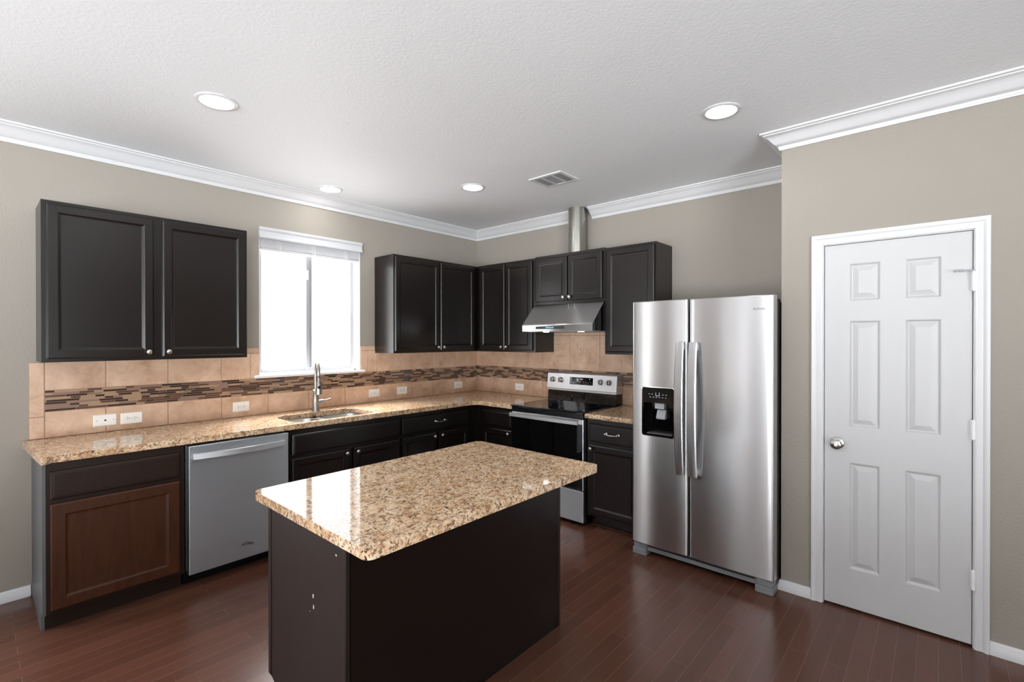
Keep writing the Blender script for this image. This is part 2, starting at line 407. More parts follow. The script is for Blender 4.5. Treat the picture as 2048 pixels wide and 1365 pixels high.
trimsweep('baseboard_left', [(PW[1], 0), (-3.664, 0)], [NW], BP, 'white baseboard on the window wall left of the cabinets', 'baseboard')
trimsweep('baseboard_corner', [(-0.3, YC), (XD, YC), (XD, -3.451)], [NA, NE], BP, 'short white baseboard between fridge and pantry door', 'baseboard')
trimsweep('baseboard_right', [(XD, -4.187), (XD, Y0)], [NE], BP, 'white baseboard right of the pantry door', 'baseboard')

# ------------------------------------------------------------------ kitchen window
a, b, c, d = WIN
bm = B()
for q in ((a, a + 0.024, 0, 1), (b - 0.024, b, 0, 1)): box(bm, TI, q[0], q[1], 0.07, 0.125, c, d, bev=0.003)
box(bm, TI, a, b, 0.07, 0.125, c, c + 0.024, bev=0.003); box(bm, TI, a, b, 0.07, 0.125, d - 0.024, d, bev=0.003)
w1 = struct(obj('window_1', bm, 'vinyl'), 'bright white sliding window above the sink', 'window')
bm = B()
for u0, u1 in ((a, a + 0.005), (b - 0.005, b)): box(bm, TI, u0, u1, 0.0, 0.07, c, d)
box(bm, TI, a, b, 0.0, 0.07, d - 0.005, d)
obj('reveal', bm, 'sill', w1)
xm = -1.944
for (u0, u1, y0) in ((a + 0.024, xm + 0.03, 0.095), (xm - 0.03, b - 0.024, 0.075)):
    bm = B(); z0, z1 = c + 0.024, d - 0.024; t = 0.030
    for q in ((u0, u0 + t, z0, z1), (u1 - t, u1, z0, z1), (u0 + t, u1 - t, z0, z0 + t), (u0 + t, u1 - t, z1 - t, z1)):
        box(bm, TI, q[0], q[1], y0, y0 + 0.02, q[2], q[3], bev=0.002)
    s = obj('sash', bm, 'sash', w1)
    obj('pane', bx(TI, u0 + t, u1 - t, y0 + 0.008, y0 + 0.012, z0 + t, z1 - t), 'glass', s)
obj('latch', bx(TI, xm - 0.035, xm - 0.015, 0.060, 0.0755, 2.02, 2.10, bev=0.003), 'vinyl', w1)
bm = B(); box(bm, TI, a - 0.043, b + 0.036, -0.035, 0.0, c - 0.012, c + 0.010, bev=0.006); box(bm, TI, a, b, 0.0, 0.07, c - 0.0, c + 0.010)
obj('sill', bm, 'sill', w1)
bl = thing('window_blind', 'white horizontal slat blind raised to the top of the sink window', 'blind', ((a + b) / 2, 0, 2.39))
bm = B(); prism(bm, TI, [(-0.003, 2.306), (-0.024, 2.306), (-0.027, 2.314), (-0.024, 2.328), (-0.019, 2.332), (-0.019, 2.362), (-0.024, 2.368), (-0.028, 2.378), (-0.028, 2.392), (-0.003, 2.392)], a - 0.006, b + 0.010, 'u')
obj('valance', bm, 'slat', bl)
obj('headrail', bx(TI, a + 0.008, b - 0.008, 0.0, 0.05, 2.335, 2.385), 'slat', bl)
for k in range(9):
    obj('slat', bx(TI, a + 0.010, b - 0.010, 0.002, 0.052, 2.2385 + k * 0.0098, 2.2472 + k * 0.0098), 'slat', bl)
obj('bottom_rail', bx(TI, a + 0.010, b - 0.010, 0.002, 0.052, 2.216, 2.234, bev=0.004), 'slat', bl)
for x in (-2.235, -1.945, -1.650):
    bm = B()
    for k in range(7):
        z = 2.225 + k * 0.013
        tube(bm, [(x - 0.018, -0.001, z), (x - 0.004, -0.008, z + 0.012), (x + 0.012, -0.006, z - 0.004), (x + 0.020, -0.001, z + 0.010)], 0.0016, 6)
    obj('ladder_cord', bm, 'white', bl)

# ------------------------------------------------------------------ cabinets
DV = 0.022
RINGS = [(0.004, 0.0012), (0.010, 0.0055), (0.016, 0.0065)]
def front(parent, name, T, u0, u1, z0, z1, v, mat, frame=0.045, panel=True):
    bm = B()
    if panel: slab(bm, T, u0, u1, z0, z1, v + 0.0004, v + DV, [(u0 + frame, u1 - frame, z0 + frame, z1 - frame)], RINGS, 0.007, 0.005)
    else: slab(bm, T, u0, u1, z0, z1, v + 0.0004, v + DV, [(u0 + 0.012, u1 - 0.012, z0 + 0.012, z1 - 0.012)], [(0.003, -0.0015)], 0.007, 0.006)
    return obj(name, bm, mat, parent)
def knob(door, T, u, z, v):
    bm = B(); o = T(u, v, z); ax = T(u, v + 1, z) - o
    lathe(bm, o, ax, [(0.008, 0), (0.008, 0.002), (0.0055, 0.005), (0.0055, 0.012), (0.011, 0.016), (0.0155, 0.021), (0.0155, 0.025), (0.012, 0.029), (0.006, 0.031), (0, 0.0315)])
    obj('knob', bm, 'chrome', door, 50)
def pull(door, T, u, z, v, w_=0.105):
    bm = B(); P = []
    for k in range(15):
        t = k / 14 * 2 - 1
        P.append(T(u + t * w_ / 2, v + 0.022 + 0.006 * (1 - t * t), z - 0.004 * (1 - t * t)))
    tube(bm, P, [0.0045 - 0.0015 * math.cos(k / 14 * 2 * PI) for k in range(15)], 10)
    for s in (-1, 1):
        o = T(u + s * w_ / 2, v, z); lathe(bm, o, T(u + s * w_ / 2, v + 1, z) - o, [(0.011, 0), (0.011, 0.004), (0.006, 0.008), (0.006, 0.018), (0.010, 0.022), (0.008, 0.028), (0, 0.030)], 16)
    obj('handle', bm, 'bright', door, 50)
UZ0, UZ1, UD = 1.379, 2.2816, 0.305
def upper(label, T, u0, u1, doors, z0=UZ0, z1=UZ1, dz=0.020, ang=None, mat='esp'):
    t = thing('wall_cabinet', label, 'cabinet', T((u0 + u1) / 2, 0.15, z0), 'espresso wall cabinets')
    bm = B(); box(bm, T, u0, u1, 0.002, UD, z0, z1, bev=0.0012, seg=1); obj('body', bm, mat, t)
    for (a, b, k) in doors:
        dr = front(t, 'door', T, a, b, z0 + dz, z1 - dz, UD, mat)
        if k: knob(dr, T, a + 0.028 if k < 0 else b - 0.028, z0 + dz + 0.031, UD + DV)
    return t
upper('dark espresso two-door wall cabinet left of the window, widest of all', TW, -3.637, -2.583, [(-3.617, -3.132, 1), (-3.085, -2.600, -1)])
upper('dark espresso two-door wall cabinet right of the window, running into the corner', TW, -1.351, -0.003, [(-1.342, -0.823, 1), (-0.811, -0.345, -1)])
upper('dark espresso two-door wall cabinet on the stove wall beside the corner', TS, 0.331, 1.1115, [(0.373, 0.724, 1), (0.737, 1.081, -1)])
upper('short dark espresso two-door wall cabinet directly above the range hood', TS, 1.1125, 1.8715, [(1.130, 1.488, 1), (1.499, 1.850, -1)], 1.829, 2.290, 0.028)
upper('single-door espresso wall cabinet between the range hood and the fridge', TS, 1.8725, 2.333, [(1.892, 2.322, 0)])

CZ = 0.875
def base(label, T, u0, u1, mat, v=0.61, b0=None):
    t = thing('base_cabinet', label, 'cabinet', T((u0 + u1) / 2, 0.3, 0), 'base cabinets under the granite')
    bm = B(); b0 = u0 if b0 is None else b0
    box(bm, T, b0, b0 + 0.016, 0.004, v - 0.02, 0.1, CZ); box(bm, T, u1 - 0.016, u1, 0.004, v - 0.02, 0.1, CZ)
    box(bm, T, b0 + 0.016, u1 - 0.016, 0.004, 0.012, 0.1, CZ); box(bm, T, b0 + 0.016, u1 - 0.016, 0.012, v - 0.02, 0.1, 0.115)
    box(bm, T, u0, u1, v - 0.02, v, 0.1, CZ)
    obj('body', bm, mat, t)
    obj('toe_kick', bx(T, u0 + 0.001, u1 - 0.001, v - 0.085, v - 0.07, 0.0, 0.1), mat, t)
    return t
V = 0.61
b1 = base('brown stained base cabinet at the left end of the counter beside the dishwasher', TW, -3.645, -3.045, 'brown2')
front(b1, 'drawer', TW, -3.630, -3.072, 0.690, 0.832, V, 'brown2', panel=False)
front(b1, 'door', TW, -3.630, -3.072, 0.122, 0.665, V, 'brown', 0.055)['label'] = 'warm brown door'
bm = B(); prism(bm, TW, [(0.004, 0), (V - 0.07, 0), (V - 0.07, 0.1), (V, 0.1), (V, CZ), (0.004, CZ)], -3.659, -3.6455, 'u'); obj('end_panel', bm, 'grey', b1, None, 'end panel, grey from painted-in reflection')  # reflected brightness put into the panel's grey colour
b2 = base('black espresso sink base cabinet with two doors right of the dishwasher', TW, -2.425, -1.4995, 'esp')
front(b2, 'false_front', TW, -2.406, -1.511, 0.695, 0.838, V, 'esp', panel=False)
knob(front(b2, 'door', TW, -2.406, -1.972, 0.122, 0.668, V, 'esp'), TW, -2.000, 0.640, V + DV)
knob(front(b2, 'door', TW, -1.935, -1.511, 0.122, 0.668, V, 'esp'), TW, -1.907, 0.640, V + DV)
b3 = base('black espresso base cabinet with one wide drawer beside the inside corner', TW, -1.4985, -0.612, 'esp')
pull(front(b3, 'drawer', TW, -1.486, -0.721, 0.695, 0.838, V, 'esp', panel=False), TW, -1.080, 0.772, V + DV)
knob(front(b3, 'door', TW, -1.486, -1.120, 0.122, 0.668, V, 'esp'), TW, -1.148, 0.640, V + DV)
knob(front(b3, 'door', TW, -1.090, -0.721, 0.122, 0.668, V, 'esp'), TW, -1.062, 0.640, V + DV)
b4 = base('narrow espresso base cabinet left of the stove, its drawer missing the handle', TS, 0.612, 1.1115, 'esp')
dr = front(b4, 'drawer', TS, 0.709, 1.092, 0.695, 0.838, V, 'esp', panel=False)
for u in (0.872, 0.965):
    bm = B(); lathe(bm, TS(u, V + DV, 0.770), (-1, 0, 0), [(0.004, 0), (0.003, 0.004), (0, 0.0045)], 10); obj('screw', bm, 'chrome', dr)
knob(front(b4, 'door', TS, 0.715, 1.092, 0.122, 0.668, V, 'esp'), TS, 1.064, 0.640, V + DV)
b5 = base('espresso base cabinet between the stove and the fridge with a bow pull', TS, 1.8925, 2.362, 'esp')
pull(front(b5, 'drawer', TS, 1.915, 2.343, 0.695, 0.838, V, 'esp', panel=False), TS, 2.130, 0.772, V + DV)
knob(front(b5, 'door', TS, 1.915, 2.343, 0.122, 0.668, V, 'esp'), TS, 1.943, 0.640, V + DV)
obj('shoe_moulding', bx(TS, 1.8935, 2.361, V - 0.0695, V - 0.058, 0.0, 0.018, bev=0.004), 'brown', b5)

# ------------------------------------------------------------------ worktops
def top(name, outline, z0, z1, hole, label, cat, bev=0.011):
    bm = B(); es = []
    for P in [outline] + ([hole] if hole else []):
        vs = [bm.verts.new((x, y, z0)) for x, y in P]
        es += [bm.edges.new((vs[i], vs[(i + 1) % len(vs)])) for i in range(len(vs))]
    r = bmesh.ops.triangle_fill(bm, edges=es, use_beauty=True)
    fs = [g for g in r['geom'] if isinstance(g, bmesh.types.BMFace)]
    ex = bmesh.ops.extrude_face_region(bm, geom=fs)
    bmesh.ops.translate(bm, verts=[g for g in ex['geom'] if isinstance(g, bmesh.types.BMVert)], vec=(0, 0, z1 - z0))
    o = obj(name, bm, 'granite', None, 35); tag(o, label, cat)
    m = o.modifiers.new('edge_round', 'BEVEL'); m.width = bev; m.segments = 4; m.limit_method = 'ANGLE'; m.angle_limit = math.radians(60)
    return o
def rc(cx, cy, r, a0, n=5): return [(cx + r * math.cos(math.radians(a0 + 90 * k / n)), cy + r * math.sin(math.radians(a0 + 90 * k / n))) for k in range(n + 1)]
SH = (-2.365, -1.700, -0.590, -0.205)
L = [(-3.700, -0.002), (-0.002, -0.002), (-0.002, -1.1185), (-0.655, -1.1185), (-0.655, -0.700), (-0.700, -0.655)] + [(x, y) for x, y in rc(-3.665, -0.620, 0.035, 270)[::-1]]
top('granite_worktop', L, 0.876, 0.914, rounded(*SH, 0.09), 'L-shaped tan speckled granite worktop along the window wall with the sink', 'worktop')
top('granite_worktop', [(-0.002, -1.888), (-0.655, -1.888), (-0.655, -2.372), (-0.002, -2.372)], 0.876, 0.914, None, 'short tan granite worktop between the stove and the fridge', 'worktop')
IZ = 0.8784
IT = (-3.118, -1.806, -2.728, -1.866)
top('island_worktop', rounded(*IT, 0.03), IZ - 0.036, IZ, None, 'large rectangular speckled tan granite slab on the dark island', 'worktop', 0.012)

# ------------------------------------------------------------------ island
bx0, bx1, by0, by1 = -3.066, -1.844, -2.511, -1.896
isl = thing('kitchen_island', 'dark espresso freestanding island cabinet in the middle of the floor', 'island', ((bx0 + bx1) / 2, (by0 + by1) / 2, 0))
bm = B(); box(bm, TI, bx0 + 0.006, bx1 - 0.006, by0 + 0.006, by1 - 0.08, 0, 0.1); box(bm, TI, bx0 + 0.006, bx1 - 0.006, by0 + 0.006, by1, 0.1, IZ - 0.0365)
obj('body', bm, 'esp2', isl)
for u in (bx0, bx1 - 0.006):
    bm = B(); f = lambda p: p
    P = [(by0 + 0.002, 0), (by1 - 0.075, 0), (by1 - 0.072, 0.05), (by1 - 0.05, 0.085), (by1 - 0.02, 0.1), (by1, 0.103), (by1, IZ - 0.0365), (by0 + 0.002, IZ - 0.0365)]
    prism(bm, TI, P, u, u + 0.006, 'u'); obj('side_panel', bm, 'esp2', isl)
obj('back_panel', bx(TI, bx0 + 0.02, bx1 - 0.02, by0, by0 + 0.006, 0.0, IZ - 0.0365), 'esp', isl)
for u in (bx0 - 0.002, bx1 - 0.016): obj('corner_strip', bx(TI, u, u + 0.018, by0 - 0.004, by0 + 0.014, 0, IZ - 0.0365, bev=0.003), 'esp2', isl)
obj('corner_strip', bx(TI, bx0 - 0.003, bx0, by1 - 0.022, by1 + 0.002, 0.105, IZ - 0.0365), 'esp2', isl)
for i, (dx, mm) in enumerate(((bx0 + 0.012, 1), ((bx0 + bx1) / 2 + 0.004, 2))):
    ww = (bx1 - bx0) / 2 - 0.03
    TB = lambda u, v, z: Vector((u, by1 + v, z))
    front(isl, 'door', TB, dx, dx + ww, 0.122, 0.66, 0.0, 'esp'); front(isl, 'drawer', TB, dx, dx + ww, 0.68, 0.822, 0.0, 'esp', panel=False)
# paint chips on the left panel
def chip(y, z, s, h):
    bm = B(); n = 7
    P = [(y + s * (0.6 + 0.4 * random.random()) * math.cos(2 * PI * k / n), z + h * (0.5 + 0.5 * random.random()) * math.sin(2 * PI * k / n)) for k in range(n)]
    prism(bm, TI, P, bx0 - 0.0008, bx0 + 0.001, 'u'); obj('paint_chip', bm, 'chip', isl, None, 'pale chip in the dark finish')
chip(-2.286, 0.565, 0.006, 0.013); chip(-2.288, 0.525, 0.004, 0.012); chip(-2.452, 0.765, 0.006, 0.006); chip(-2.26, 0.50, 0.002, 0.002)

# ------------------------------------------------------------------ sink and faucet
sk = thing('kitchen_sink', 'double-bowl stainless undermount sink below the window', 'sink', ((SH[0] + SH[1]) / 2, -0.4, 0.68))
def bowl(u0, u1):
    bm = B(); rs = []
    for ins, z, r in ((-0.014, 0.874, 0.085), (0.004, 0.874, 0.08), (0.008, 0.862, 0.08), (0.018, 0.71, 0.075), (0.035, 0.692, 0.065), (0.07, 0.686, 0.04)):
        rs.append([bm.verts.new((x, y, z)) for x, y in rounded(u0 + ins, u1 - ins, SH[2] + ins - 0.004, SH[3] - ins + 0.004, r)])
    for A, C in zip(rs, rs[1:]):
        for k in range(len(A)): bm.faces.new((A[k], A[(k + 1) % len(A)], C[(k + 1) % len(A)], C[k]))
    bm.faces.new(rs[-1])
    o = obj('bowl', bm, 'sink', sk, 40)
    m = o.modifiers.new('wall', 'SOLIDIFY'); m.thickness = 0.0012; m.offset = -1
    bm = B(); lathe(bm, ((u0 + u1) / 2, (SH[2] + SH[3]) / 2, 0.6865), (0, 0, 1), [(0.045, 0), (0.045, 0.003), (0.034, 0.003), (0.03, 0.0005), (0, 0.0005)]); obj('drain', bm, 'bright', o, 40)
xs = -2.050
bowl(SH[0] - 0.002, xs - 0.018); bowl(xs + 0.018, SH[1] + 0.002)
obj('divider', bx(TI, xs - 0.021, xs + 0.021, SH[2] + 0.03, SH[3] - 0.03, 0.850, 0.8735, bev=0.008), 'sink', sk, 40)
fa = thing('kitchen_faucet', 'tall brushed steel pull-down faucet behind the sink', 'faucet', (-2.0, -0.145, 0.914))
fx, fy = -2.0, -0.145
bm = B(); lathe(bm, (fx, fy, 0.914), (0, 0, 1), [(0.029, 0), (0.029, 0.006), (0.0255, 0.012), (0.0265, 0.06), (0.0265, 0.10), (0.022, 0.135), (0.018, 0.155), (0.024, 0.158), (0.025, 0.172), (0.018, 0.178), (0.0, 0.179)])
obj('body', bm, 'faucet', fa, 40)
dirv = Vector((-0.32, -0.95, 0)).normalized(); P = []
for k in range(6): P.append(Vector((fx, fy, 1.085 + k * 0.031)))
R = 0.085
for k in range(1, 15):
    th = PI * k / 14; P.append(Vector((fx, fy, 1.24)) + dirv * (R - R * math.cos(th)) + Vector((0, 0, R * math.sin(th))))
P.append(P[-1] + Vector((0, 0, -0.02)))
bm = B(); tube(bm, P, 0.0125, 14); obj('spout', bm, 'faucet', fa, 50)
e = P[-1]; bm = B(); lathe(bm, e + Vector((0, 0, 0.004)), (0, 0, -1), [(0.013, 0), (0.0155, 0.004), (0.0155, 0.01), (0.012, 0.018), (0.012, 0.05), (0.018, 0.062), (0.022, 0.10), (0.026, 0.145), (0.026, 0.155), (0.02, 0.158), (0, 0.158)])
obj('spray_head', bm, 'faucet', fa, 40)
o_ = e + dirv * 0.016 + Vector((0, 0, -0.095)); bm = B(); lathe(bm, o_, dirv + Vector((0.25, 0, 0)), [(0.012, -0.006), (0.012, 0.006), (0.009, 0.009), (0, 0.009)], 16); obj('spray_button', bm, 'blackpl', fa, 40)
bm = B(); tube(bm, [(fx + 0.02, fy - 0.004, 0.985), (fx + 0.045, fy - 0.01, 0.992), (fx + 0.062, fy - 0.014, 0.997)], [0.019, 0.017, 0.012], 14)
tube(bm, [(fx + 0.060, fy - 0.013, 0.997), (fx + 0.085, fy - 0.02, 1.0), (fx + 0.120, fy - 0.028, 1.004), (fx + 0.124, fy - 0.029, 1.004)], [0.007, 0.006, 0.009, 0.006], 12)
obj('lever', bm, 'faucet', fa, 50)

# ------------------------------------------------------------------ tile backsplash
TT = 0.010
def tiles(name, T, rects, band, label, seed):
    rnd = random.Random(seed)
    th = thing(name, label, 'backsplash', T((band[0] + band[1]) / 2, 0, 0.9145))
    bm = B(); g = 0.0024
    for u0, u1, z0, z1, *fl in rects: box(bm, T, u0 + (0 if fl and fl[0] else g), u1 - (0 if fl and fl[1] else g), 0.0005, TT, z0 + g, z1 - g, bev=0.0012, seg=1)
    obj('stone_tiles', bm, 'tile', th)
    bm = B(); zs = sorted({r[2] for r in rects} | {r[3] for r in rects})
    for u0, u1, z0, z1, *fl in rects: box(bm, T, u0, u1, 0.0003, TT - 0.002, z0, z1)
    box(bm, T, band[0], band[1], 0.0003, TT - 0.002, band[2], band[3])
    obj('grout', bm, 'grout', th)
    bm = B(); rows = 9; rh = (band[3] - band[2]) / rows
    for r in range(rows):
        u = band[0] - rnd.random() * 0.05; last = -1
        while u < band[1]:
            wd = rnd.choice((0.045, 0.07, 0.10, 0.12, 0.15)); a_, b_ = max(u, band[0]), min(u + wd, band[1])
            if b_ - a_ > 0.006:
                fs = box(bm, T, a_ + 0.0014, b_ - 0.0014, 0.0005, TT, band[2] + r * rh + 0.0013, band[2] + (r + 1) * rh - 0.0013)
                mi = last
                while mi == last: mi = rnd.choices((0, 1, 2, 3), (3, 3, 3, 3))[0]
                last = mi
                for f in fs: f.material_index = mi
            u += wd
    obj('mosaic_band', bm, ['mos0', 'mos1', 'mos2', 'mos3'], th); return th
G = [-3.602, -3.320, -2.987, -2.655, -2.323, -1.991, -1.659, -1.327, -0.992, -0.660, -0.330, -0.0125]
ZB, ZM0, ZM1, ZT = 0.915, 1.074, 1.200, 1.3785
rects = []
for p, q in zip(G, G[1:]): rects.append((p, q, ZB, ZM0))
for z0, z1 in ((ZB, 1.045), (1.045, 1.37)): rects.append((-3.670, -3.602, z0, z1))
def upper_row(lo, hi):
    for p, q in zip(G, G[1:]):
        s, e_ = max(p, lo), min(q, hi)
        if e_ - s > 0.015: rects.append((s, e_, ZM1, ZT))
upper_row(-3.602, -2.655); upper_row(-1.327, -0.0125)
rects += [(-2.655, -2.5835, ZM1, ZT, 0, 1), (-2.5835, -2.455, ZM1, 1.398, 1, 0), (-1.427, -1.3505, ZM1, 1.402, 0, 1), (-1.3505, -1.327, ZM1, ZT, 1, 0)]
# beside and under the window
rects.append((-2.455, -2.388, ZM1, 1.398)); rects.append((-2.5825, -2.388, 1.398, 1.440))
rects.append((-1.502, -1.427, ZM1, 1.402)); rects.append((-1.502, -1.3515, 1.402, 1.445))
tiles('tile_backsplash', TW, [r for r in rects], (-3.602, -0.0125, ZM0, ZM1), 'tan tile backsplash with brown mosaic strip along the window wall', 3)
G2 = [0.0005, 0.287, 0.640, 0.970, 1.307, 1.644, 1.980, 2.315, 2.45]
rects = []
for p, q in zip(G2, G2[1:]):
    rects.append((p, q, ZB, ZM0 + 0.008)); 
    if q < 1.2: rects.append((p, q, ZM1 + 0.006, ZT))
    elif p < 1.1: rects.append((p, 1.1120, ZM1 + 0.006, ZT, 0, 1)); rects.append((1.1120, q, ZM1 + 0.006, 1.543, 1, 0)); rects.append((1.1120, q, 1.543, 1.573))
    elif q < 1.9: rects.append((p, q if q < 1.87 else 1.87, ZM1 + 0.006, 1.543)); rects.append((p, q if q < 1.87 else 1.87, 1.543, 1.573))
    elif p < 1.8: rects.append((p, 1.8720, ZM1 + 0.006, 1.543, 0, 1)); rects.append((p, 1.8720, 1.543, 1.573)); rects.append((1.8720, q, ZM1 + 0.006, ZT, 1, 0))
    else: rects.append((p, q, ZM1 + 0.006, ZT))
stove_tiles = tiles('tile_backsplash', TS, rects, (0.0005, 2.45, ZM0 + 0.008, ZM1 + 0.006), 'tan tile backsplash with brown mosaic strip behind the stove', 5)

for u, z in ((1.165, 1.452), (1.428, 1.412)):
    bm = B(); lathe(bm, TS(u, TT - 0.002, z), (-1, 0, 0), [(0.005, 0), (0.005, 0.0026), (0, 0.0026)], 12)
    obj('screw_hole', bm, 'hole', stove_tiles)

# ------------------------------------------------------------------ wall plates
def plate(label, T, u, z, kind):
    w_, h_ = 0.058, 0.037
    t = thing('wall_plate', label, 'outlet', T(u, TT, z), 'white wall plates on the backsplash')
    bm = B(); slab(bm, T, u - w_, u + w_, z - h_, z + h_, TT + 0.0003, TT + 0.006, (), (), 0.004, 0.003); obj('plate', bm, 'white', t)
    v = TT + 0.006
    def dot(name, du, dz, r, mat, h=0.0006):
        bm = B(); o = T(u + du, v - 0.001, z + dz); lathe(bm, o, T(u + du, v, z + dz) - o, [(r, 0), (r, 0.001 + h), (0, 0.001 + h)], 12); obj(name, bm, mat, t)
    def slot(du, dz, a, b): obj('slot', bx(T, u + du - a, u + du + a, v - 0.001, v + 0.0012, z + dz - b, z + dz + b), 'hole', t)
    if kind == 'phone':
        dot('jack', 0.0, 0, 0.0055, 'hole', 0.001)
        for s in (-1, 1): dot('screw', s * 0.042, 0, 0.003, 'lgrey', 0.001)
    elif kind == 'switch':
        obj('toggle', bx(T, u - 0.008, u + 0.008, v - 0.001, v + 0.006, z - 0.005, z + 0.005, bev=0.002), 'trim', t)
        for s in (-1, 1): dot('screw', s * 0.042, 0, 0.003, 'lgrey')
    else:
        for s in (-1, 1):
            bm = B(); prism(bm, lambda p, q, r_: T(u + p, v - 0.001 + r_, z + q), rounded(s * 0.019 - 0.0155, s * 0.019 + 0.0155, -0.017, 0.017, 0.006), 0, 0.002); obj('receptacle', bm, 'white', t)
            for dz in (-0.006, 0.006): slot(s * 0.019 - 0.004, dz, 0.0045, 0.0012)
            dot('ground_hole', s * 0.019 + 0.007, 0, 0.0024, 'hole', 0.0014)
        dot('screw', 0, 0, 0.0028, 'lgrey', 0.001)
plate('white phone jack plate, leftmost plate on the backsplash', TW, -3.324, 0.990, 'phone')
plate('white duplex outlet just right of the phone jack plate', TW, -3.189, 0.988, 'outlet')
plate('white duplex outlet left of the sink below the window corner', TW, -2.522, 0.992, 'outlet')
plate('white toggle switch plate just right of the faucet', TW, -1.362, 0.998, 'switch')
plate('white duplex outlet next to the toggle switch plate', TW, -1.048, 1.000, 'outlet')
plate('white duplex outlet on the window wall nearest the corner', TW, -0.300, 1.001, 'outlet')
plate('white duplex outlet on the stove wall left of the stove', TS, 0.659, 0.998, 'outlet')

# ------------------------------------------------------------------ dishwasher
dw = thing('dishwasher', 'grey stainless dishwasher under the counter left of the sink', 'dishwasher', (-2.734, -0.3, 0))
obj('tub', bx(TW, -3.036, -2.432, 0.03, 0.595, 0.1, 0.868), 'black', dw)
bm = B(); slab(bm, TW, -3.028, -2.438, 0.088, 0.862, 0.596, 0.640, (), (), 0.003, 0.003); door = obj('door', bm, 'steel_dw', dw)
obj('toe_kick', bx(TW, -3.036, -2.432, 0.5, 0.53, 0.0, 0.1), 'black', dw)
def flatbar(bm, T, u0, u1, z, hh, v0, bow, th, n=18):
    R = []
    for k in range(n + 1):
        t = k / n; u = u0 + (u1 - u0) * t; v = v0 + bow * math.sin(PI * t); 
        R.append([bm.verts.new(T(u, v, z - hh)), bm.verts.new(T(u, v + th, z - hh + 0.003)), bm.verts.new(T(u, v + th, z + hh - 0.003)), bm.verts.new(T(u, v, z + hh))])
    for A, C in zip(R, R[1:]):
        for k in range(4): bm.faces.new((A[k], A[(k + 1) % 4], C[(k + 1) % 4], C[k]))
    bm.faces.new(R[0]); bm.faces.new(R[-1])
bm = B(); flatbar(bm, TW, -3.010, -2.466, 0.800, 0.019, 0.655, 0.025, 0.010)
for u in (-3.004, -2.482): box(bm, TW, u, u + 0.012, 0.6405, 0.660, 0.785, 0.815)
obj('handle', bm, 'steel_bar', door, 30)
bm = B(); text(bm, 'Whirlpool', TW, -2.705, 0.641, 0.180, 0.017)
tube(bm, [TW(-2.745 + 0.085 * t / 12, 0.642, 0.180 + 0.014 * math.sin(PI * t / 6 - 0.8)) for t in range(13)], 0.0012, 6)
obj('badge', bm, 'badge', door)

# ------------------------------------------------------------------ range
rg = thing('range_stove', 'stainless and black glass electric range between the base cabinets', 'stove', TS(1.503, 0.3, 0))
RL, RR = 1.1225, 1.8845
obj('body', bx(TS, RL, RR, 0.04, 0.620, 0.03, 0.905, bev=0.002), 'black', rg)
for u in (RL + 0.05, RR - 0.05):
    for v in (0.1, 0.55):
        bm = B(); lathe(bm, TS(u, v, 0), (0, 0, 1), [(0.018, 0), (0.018, 0.01), (0.01, 0.012), (0.01, 0.031)], 12); obj('foot', bm, 'blackpl', rg)
ck = obj('cooktop', bx(TS, RL - 0.002, RR + 0.002, 0.135, 0.668, 0.9055, 0.921, bev=0.004), 'blackgl', rg)
for (u, v, r) in ((1.32, 0.50, 0.105), (1.69, 0.50, 0.085), (1.32, 0.27, 0.075), (1.69, 0.27, 0.10)):
    bm = B(); n = 40; rr = []
    for R_ in (r, r - 0.003): rr.append([bm.verts.new(TS(u + R_ * math.cos(2 * PI * k / n), v + R_ * math.sin(2 * PI * k / n), 0.92125)) for k in range(n)])
    for k in range(n): bm.faces.new((rr[0][k], rr[0][(k + 1) % n], rr[1][(k + 1) % n], rr[1][k]))
    obj('burner_ring', bm, 'grey', ck)
obj('front_rail', bx(TS, RL, RR, 0.6205, 0.655, 0.866, 0.905, bev=0.003), 'black', rg)
bm = B(); slab(bm, TS, RL + 0.002, RR - 0.002, 0.296, 0.862, 0.6205, 0.660, (), (), 0.003, 0.003); od = obj('oven_door', bm, 'steel', rg)
obj('glass_panel', bx(TS, RL + 0.008, RR - 0.008, 0.6603, 0.664, 0.300, 0.822, bev=0.001), 'blackgl', od)
bm = B(); flatbar(bm, TS, RL + 0.012, RR - 0.028, 0.838, 0.0165, 0.695, 0.008, 0.012)
for u in (RL + 0.02, RR - 0.05): box(bm, TS, u, u + 0.018, 0.6605, 0.699, 0.827, 0.849)
obj('handle', bm, 'steel_bar', od, 30)
bm = B(); slab(bm, TS, RL + 0.002, RR - 0.002, 0.035, 0.286, 0.6205, 0.657, (), (), 0.003, 0.003); obj('drawer', bm, 'steel_drawer', rg)
bm = B(); prism(bm, TS, [(0.02, 0.9215), (0.130, 0.9215), (0.120, 1.018), (0.02, 1.018)], RL + 0.006, RR - 0.006, 'u'); bk = obj('backguard', bm, 'blackgl', rg)
bm = B(); prism(bm, TS, [(0.012, 1.018), (0.138, 1.018), (0.138, 1.032), (0.134, 1.036), (0.118, 1.178), (0.108, 1.186), (0.012, 1.186)], RL, RR, 'u')
cp = obj('control_panel', bm, 'steel_panel', rg)
def cpv(z): return 0.134 - (z - 1.036) / 0.142 * 0.016
def TC(u, v, z): return TS(u, cpv(z) + v, z)
obj('display', bx(TC, 1.385, 1.640, -0.001, 0.0015, 1.082, 1.150), 'blackgl', cp)
bm = B()
for u, z, a_, b_ in ((1.470, 1.118, 0.004, 0.016), (1.505, 1.132, 0.010, 0.004), (1.520, 1.132, 0.010, 0.004), (1.600, 1.135, 0.010, 0.003), (1.425, 1.095, 0.004, 0.006)): box(bm, TC, u, u + a_, 0.0012, 0.0022, z, z + b_)
obj('lit_segments', bm, 'lcd2', cp)
bm = B()
